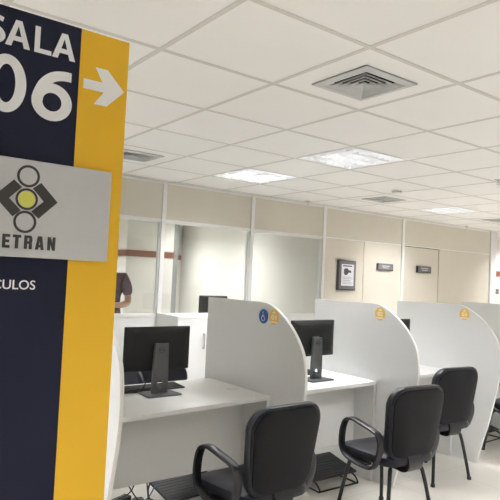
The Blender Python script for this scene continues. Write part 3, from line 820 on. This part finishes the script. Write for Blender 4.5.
# ------------------------------------------------------------------ person behind the glass
def skin_body(name, verts, edges, root, m, parent, sub=2):
    me = bpy.data.meshes.new(name)
    me.from_pydata([v[:3] for v in verts], edges, [])
    bm = bmesh.new(); bm.from_mesh(me); lay = bm.verts.layers.skin.verify(); bm.verts.ensure_lookup_table()
    for i, v in enumerate(bm.verts):
        rr = verts[i][3]; v[lay].radius = rr if isinstance(rr, tuple) else (rr, rr); v[lay].use_root = (i == root)
    bm.to_mesh(me); bm.free(); me.materials.append(m)
    o = bpy.data.objects.new(name, me); COL.objects.link(o); o.parent = parent
    s = o.modifiers.new('skin', 'SKIN'); s.use_smooth_shade = True
    ss = o.modifiers.new('sub', 'SUBSURF'); ss.levels = sub; ss.render_levels = sub
    return o
# local frame: +x = person's left, -y = facing; feet on z=0, height 1.74
per = tag(empty('person', (1.068, 4.95, 0), math.radians(-40)), 'person in a maroon short sleeved shirt standing behind the glass, holding a phone', 'person')
V = [(0, 0, .93, (.145, .105)), (0, 0, 1.06, (.13, .10)), (0, .005, 1.20, (.15, .105)), (0, .01, 1.36, (.155, .10)), (0, .012, 1.45, (.075, .065)), (0, .0, 1.52, .052), (0, -.008, 1.58, (.065, .075)), (0, -.010, 1.66, (.074, .092)), (0, -.004, 1.715, (.05, .06)),
     (.165, .01, 1.395, .058), (.215, .02, 1.30, .050), (.238, .03, 1.10, .042), (.17, -.12, 1.075, .036), (.085, -.215, 1.09, .027), (.055, -.25, 1.10, (.032, .02)),
     (-.165, .01, 1.395, .058), (-.215, .02, 1.30, .050), (-.238, .03, 1.10, .042), (-.17, -.11, 1.06, .036), (-.07, -.20, 1.075, .027), (-.035, -.235, 1.085, (.032, .02)),
     (.09, 0, .86, .092), (.095, -.01, .50, .062), (.10, .02, .30, .056), (.10, .03, .09, .042), (.105, -.08, .045, .040), (.108, -.15, .035, .032),
     (-.09, 0, .86, .092), (-.095, -.01, .50, .062), (-.10, .02, .30, .056), (-.10, .03, .09, .042), (-.105, -.08, .045, .040), (-.108, -.15, .035, .032)]
Ed = [(0, 1), (1, 2), (2, 3), (3, 4), (4, 5), (5, 6), (6, 7), (7, 8), (3, 9), (9, 10), (10, 11), (11, 12), (12, 13), (13, 14), (3, 15), (15, 16), (16, 17), (17, 18), (18, 19), (19, 20),
      (0, 21), (21, 22), (22, 23), (23, 24), (24, 25), (25, 26), (0, 27), (27, 28), (28, 29), (29, 30), (30, 31), (31, 32)]
# fingers rooted in the palms
for s, pb in ((1, 14), (-1, 20)):
    bx, by, bz = V[pb][:3]
    for k in range(4):
        i0 = len(V); off = .022-.014*k; ln = (.030, .034, .032, .025)[k]
        V += [(bx-s*.018, by-.022, bz+off, .0095), (bx-s*.040, by-.034-ln*.3, bz+off, .0085), (bx-s*.046-s*ln*.3, by-.022, bz+off+.002, .0075)]
        Ed += [(pb, i0), (i0, i0+1), (i0+1, i0+2)]
    i0 = len(V); V += [(bx-s*.004, by+.004, bz+.034, .011), (bx-s*.026, by+.0, bz+.048, .009)]; Ed += [(pb, i0), (i0, i0+1)]
skin_body('body', V, Ed, 0, M['skin'], per)
def sv(idx, grow, edges, name, m, root=0, extra=None):
    mp = {}; vs = []
    for i in idx:
        x, y, z, rr = V[i]; rr = rr if isinstance(rr, tuple) else (rr, rr); mp[i] = len(vs); vs.append((x, y, z, (rr[0]+grow, rr[1]+grow)))
    es = [(mp[a], mp[b_]) for a, b_ in edges]
    if extra: extra(vs, es, mp)
    return skin_body(name, vs, es, root, m, per)
def sleeves(vs, es, mp):
    for s, k in ((1, 10), (-1, 16)):
        vs.append((s*.230, .026, 1.17, (.066, .066))); es.append((mp[k], len(vs)-1))
    vs.append((0, 0, .88, (.155, .115))); es.append((mp[0], len(vs)-1))
sv([0, 1, 2, 3, 4, 9, 10, 15, 16], .024, [(0, 1), (1, 2), (2, 3), (3, 4), (3, 9), (9, 10), (3, 15), (15, 16)], 'shirt', M['maroon'], 1, sleeves)
sv([0, 21, 22, 23, 24, 27, 28, 29, 30], .012, [(0, 21), (21, 22), (22, 23), (23, 24), (0, 27), (27, 28), (28, 29), (29, 30)], 'trousers', M['jeans'])
for s in (1, -1):
    b = B(); pillow(b, [(x+s*.106, y-.055) for x, y in rrect(.038, .046, .27, .036, 6)], [(1.0, .001), (1.0, .03), (.985, .05), (.96, .065)], lambda x, y, d: (x, y, d)); finish('shoe', b, M['shoe'], per)
b = B()
bmesh.ops.create_icosphere(b, subdivisions=3, radius=1, matrix=Matrix.Translation((0, .012, 1.685)) @ Matrix.Diagonal((.088, .102, .085, 1)))
bmesh.ops.delete(b, geom=[v for v in b.verts if v.co.y < -.045 and v.co.z < 1.715 or v.co.z < 1.62], context='VERTS')
o = finish('hair', b, M['hair'], per); md = o.modifiers.new('solid', 'SOLIDIFY'); md.thickness = .012
for s in (1, -1):
    b = B(); bmesh.ops.create_uvsphere(b, u_segments=12, v_segments=8, radius=.012, matrix=Matrix.Translation((s*.030, -.086, 1.645))); e_ = finish('eye', b, M['paper'], per)
    b = B(); bmesh.ops.create_uvsphere(b, u_segments=8, v_segments=6, radius=.006, matrix=Matrix.Translation((s*.030, -.0945, 1.645))); finish('iris', b, M['hair'], e_)
    b = B(); bmesh.ops.create_uvsphere(b, u_segments=10, v_segments=8, radius=1, matrix=Matrix.Translation((s*.078, .005, 1.635)) @ Matrix.Diagonal((.010, .018, .030, 1))); finish('ear', b, M['skin'], per)
b = B(); bmesh.ops.create_cone(b, segments=10, radius1=.017, radius2=.006, depth=.045, cap_ends=True, matrix=Matrix.Translation((0, -.100, 1.618)) @ Matrix.Rotation(math.radians(-20), 4, 'X')); finish('nose', b, M['skin'], per)
b = B(); bmesh.ops.create_uvsphere(b, u_segments=12, v_segments=6, radius=1, matrix=Matrix.Translation((0, -.088, 1.580)) @ Matrix.Diagonal((.024, .008, .007, 1))); finish('mouth', b, M['band'], per)
ph = empty('mobile_phone', (0, 0, 0)); tag(ph, 'dark mobile phone held in both hands by the person in maroon', 'phone')
ph.matrix_world = Matrix.Translation((1.068, 4.95, 0)) @ Matrix.Rotation(math.radians(-40), 4, 'Z') @ Matrix.Translation((.005, -.285, 1.10)) @ Matrix.Rotation(math.radians(-35), 4, 'X')
b = B(); box(b, -.037, .037, -.004, .004, -.03, .12); finish('case', b, M['blackp'], ph, bevel=.003)
b = B(); box(b, -.034, .034, .0042, .0048, -.026, .116); finish('display', b, M['screen'], ph, smooth=False)

# ------------------------------------------------------------------ world, camera
w = bpy.data.worlds.new('world'); scene.world = w; w.use_nodes = True
w.node_tree.nodes['Background'].inputs[0].default_value = (.9, .95, 1, 1); w.node_tree.nodes['Background'].inputs[1].default_value = .05

cam = bpy.data.cameras.new('camera'); co = bpy.data.objects.new('camera', cam); COL.objects.link(co)
cam.sensor_width = 36; cam.lens = 576.8/500*36; cam.clip_start = .05; cam.clip_end = 60
pitch, roll, yaw = math.radians(2.57319668), math.radians(2.65681821), math.radians(-36.87765019)
Rm = Matrix.Rotation(yaw, 4, 'Z') @ Matrix.Rotation(PI/2+pitch, 4, 'X') @ Matrix.Rotation(roll, 4, 'Z')
co.matrix_world = Matrix.Translation((-1.7495, -1.5809, 1.4908)) @ Rm
scene.camera = co
scene.view_settings.view_transform = 'Standard'; scene.view_settings.look = 'None'
scene.view_settings.exposure = 0.13; scene.view_settings.gamma = 1; scene.view_settings.use_curve_mapping = False
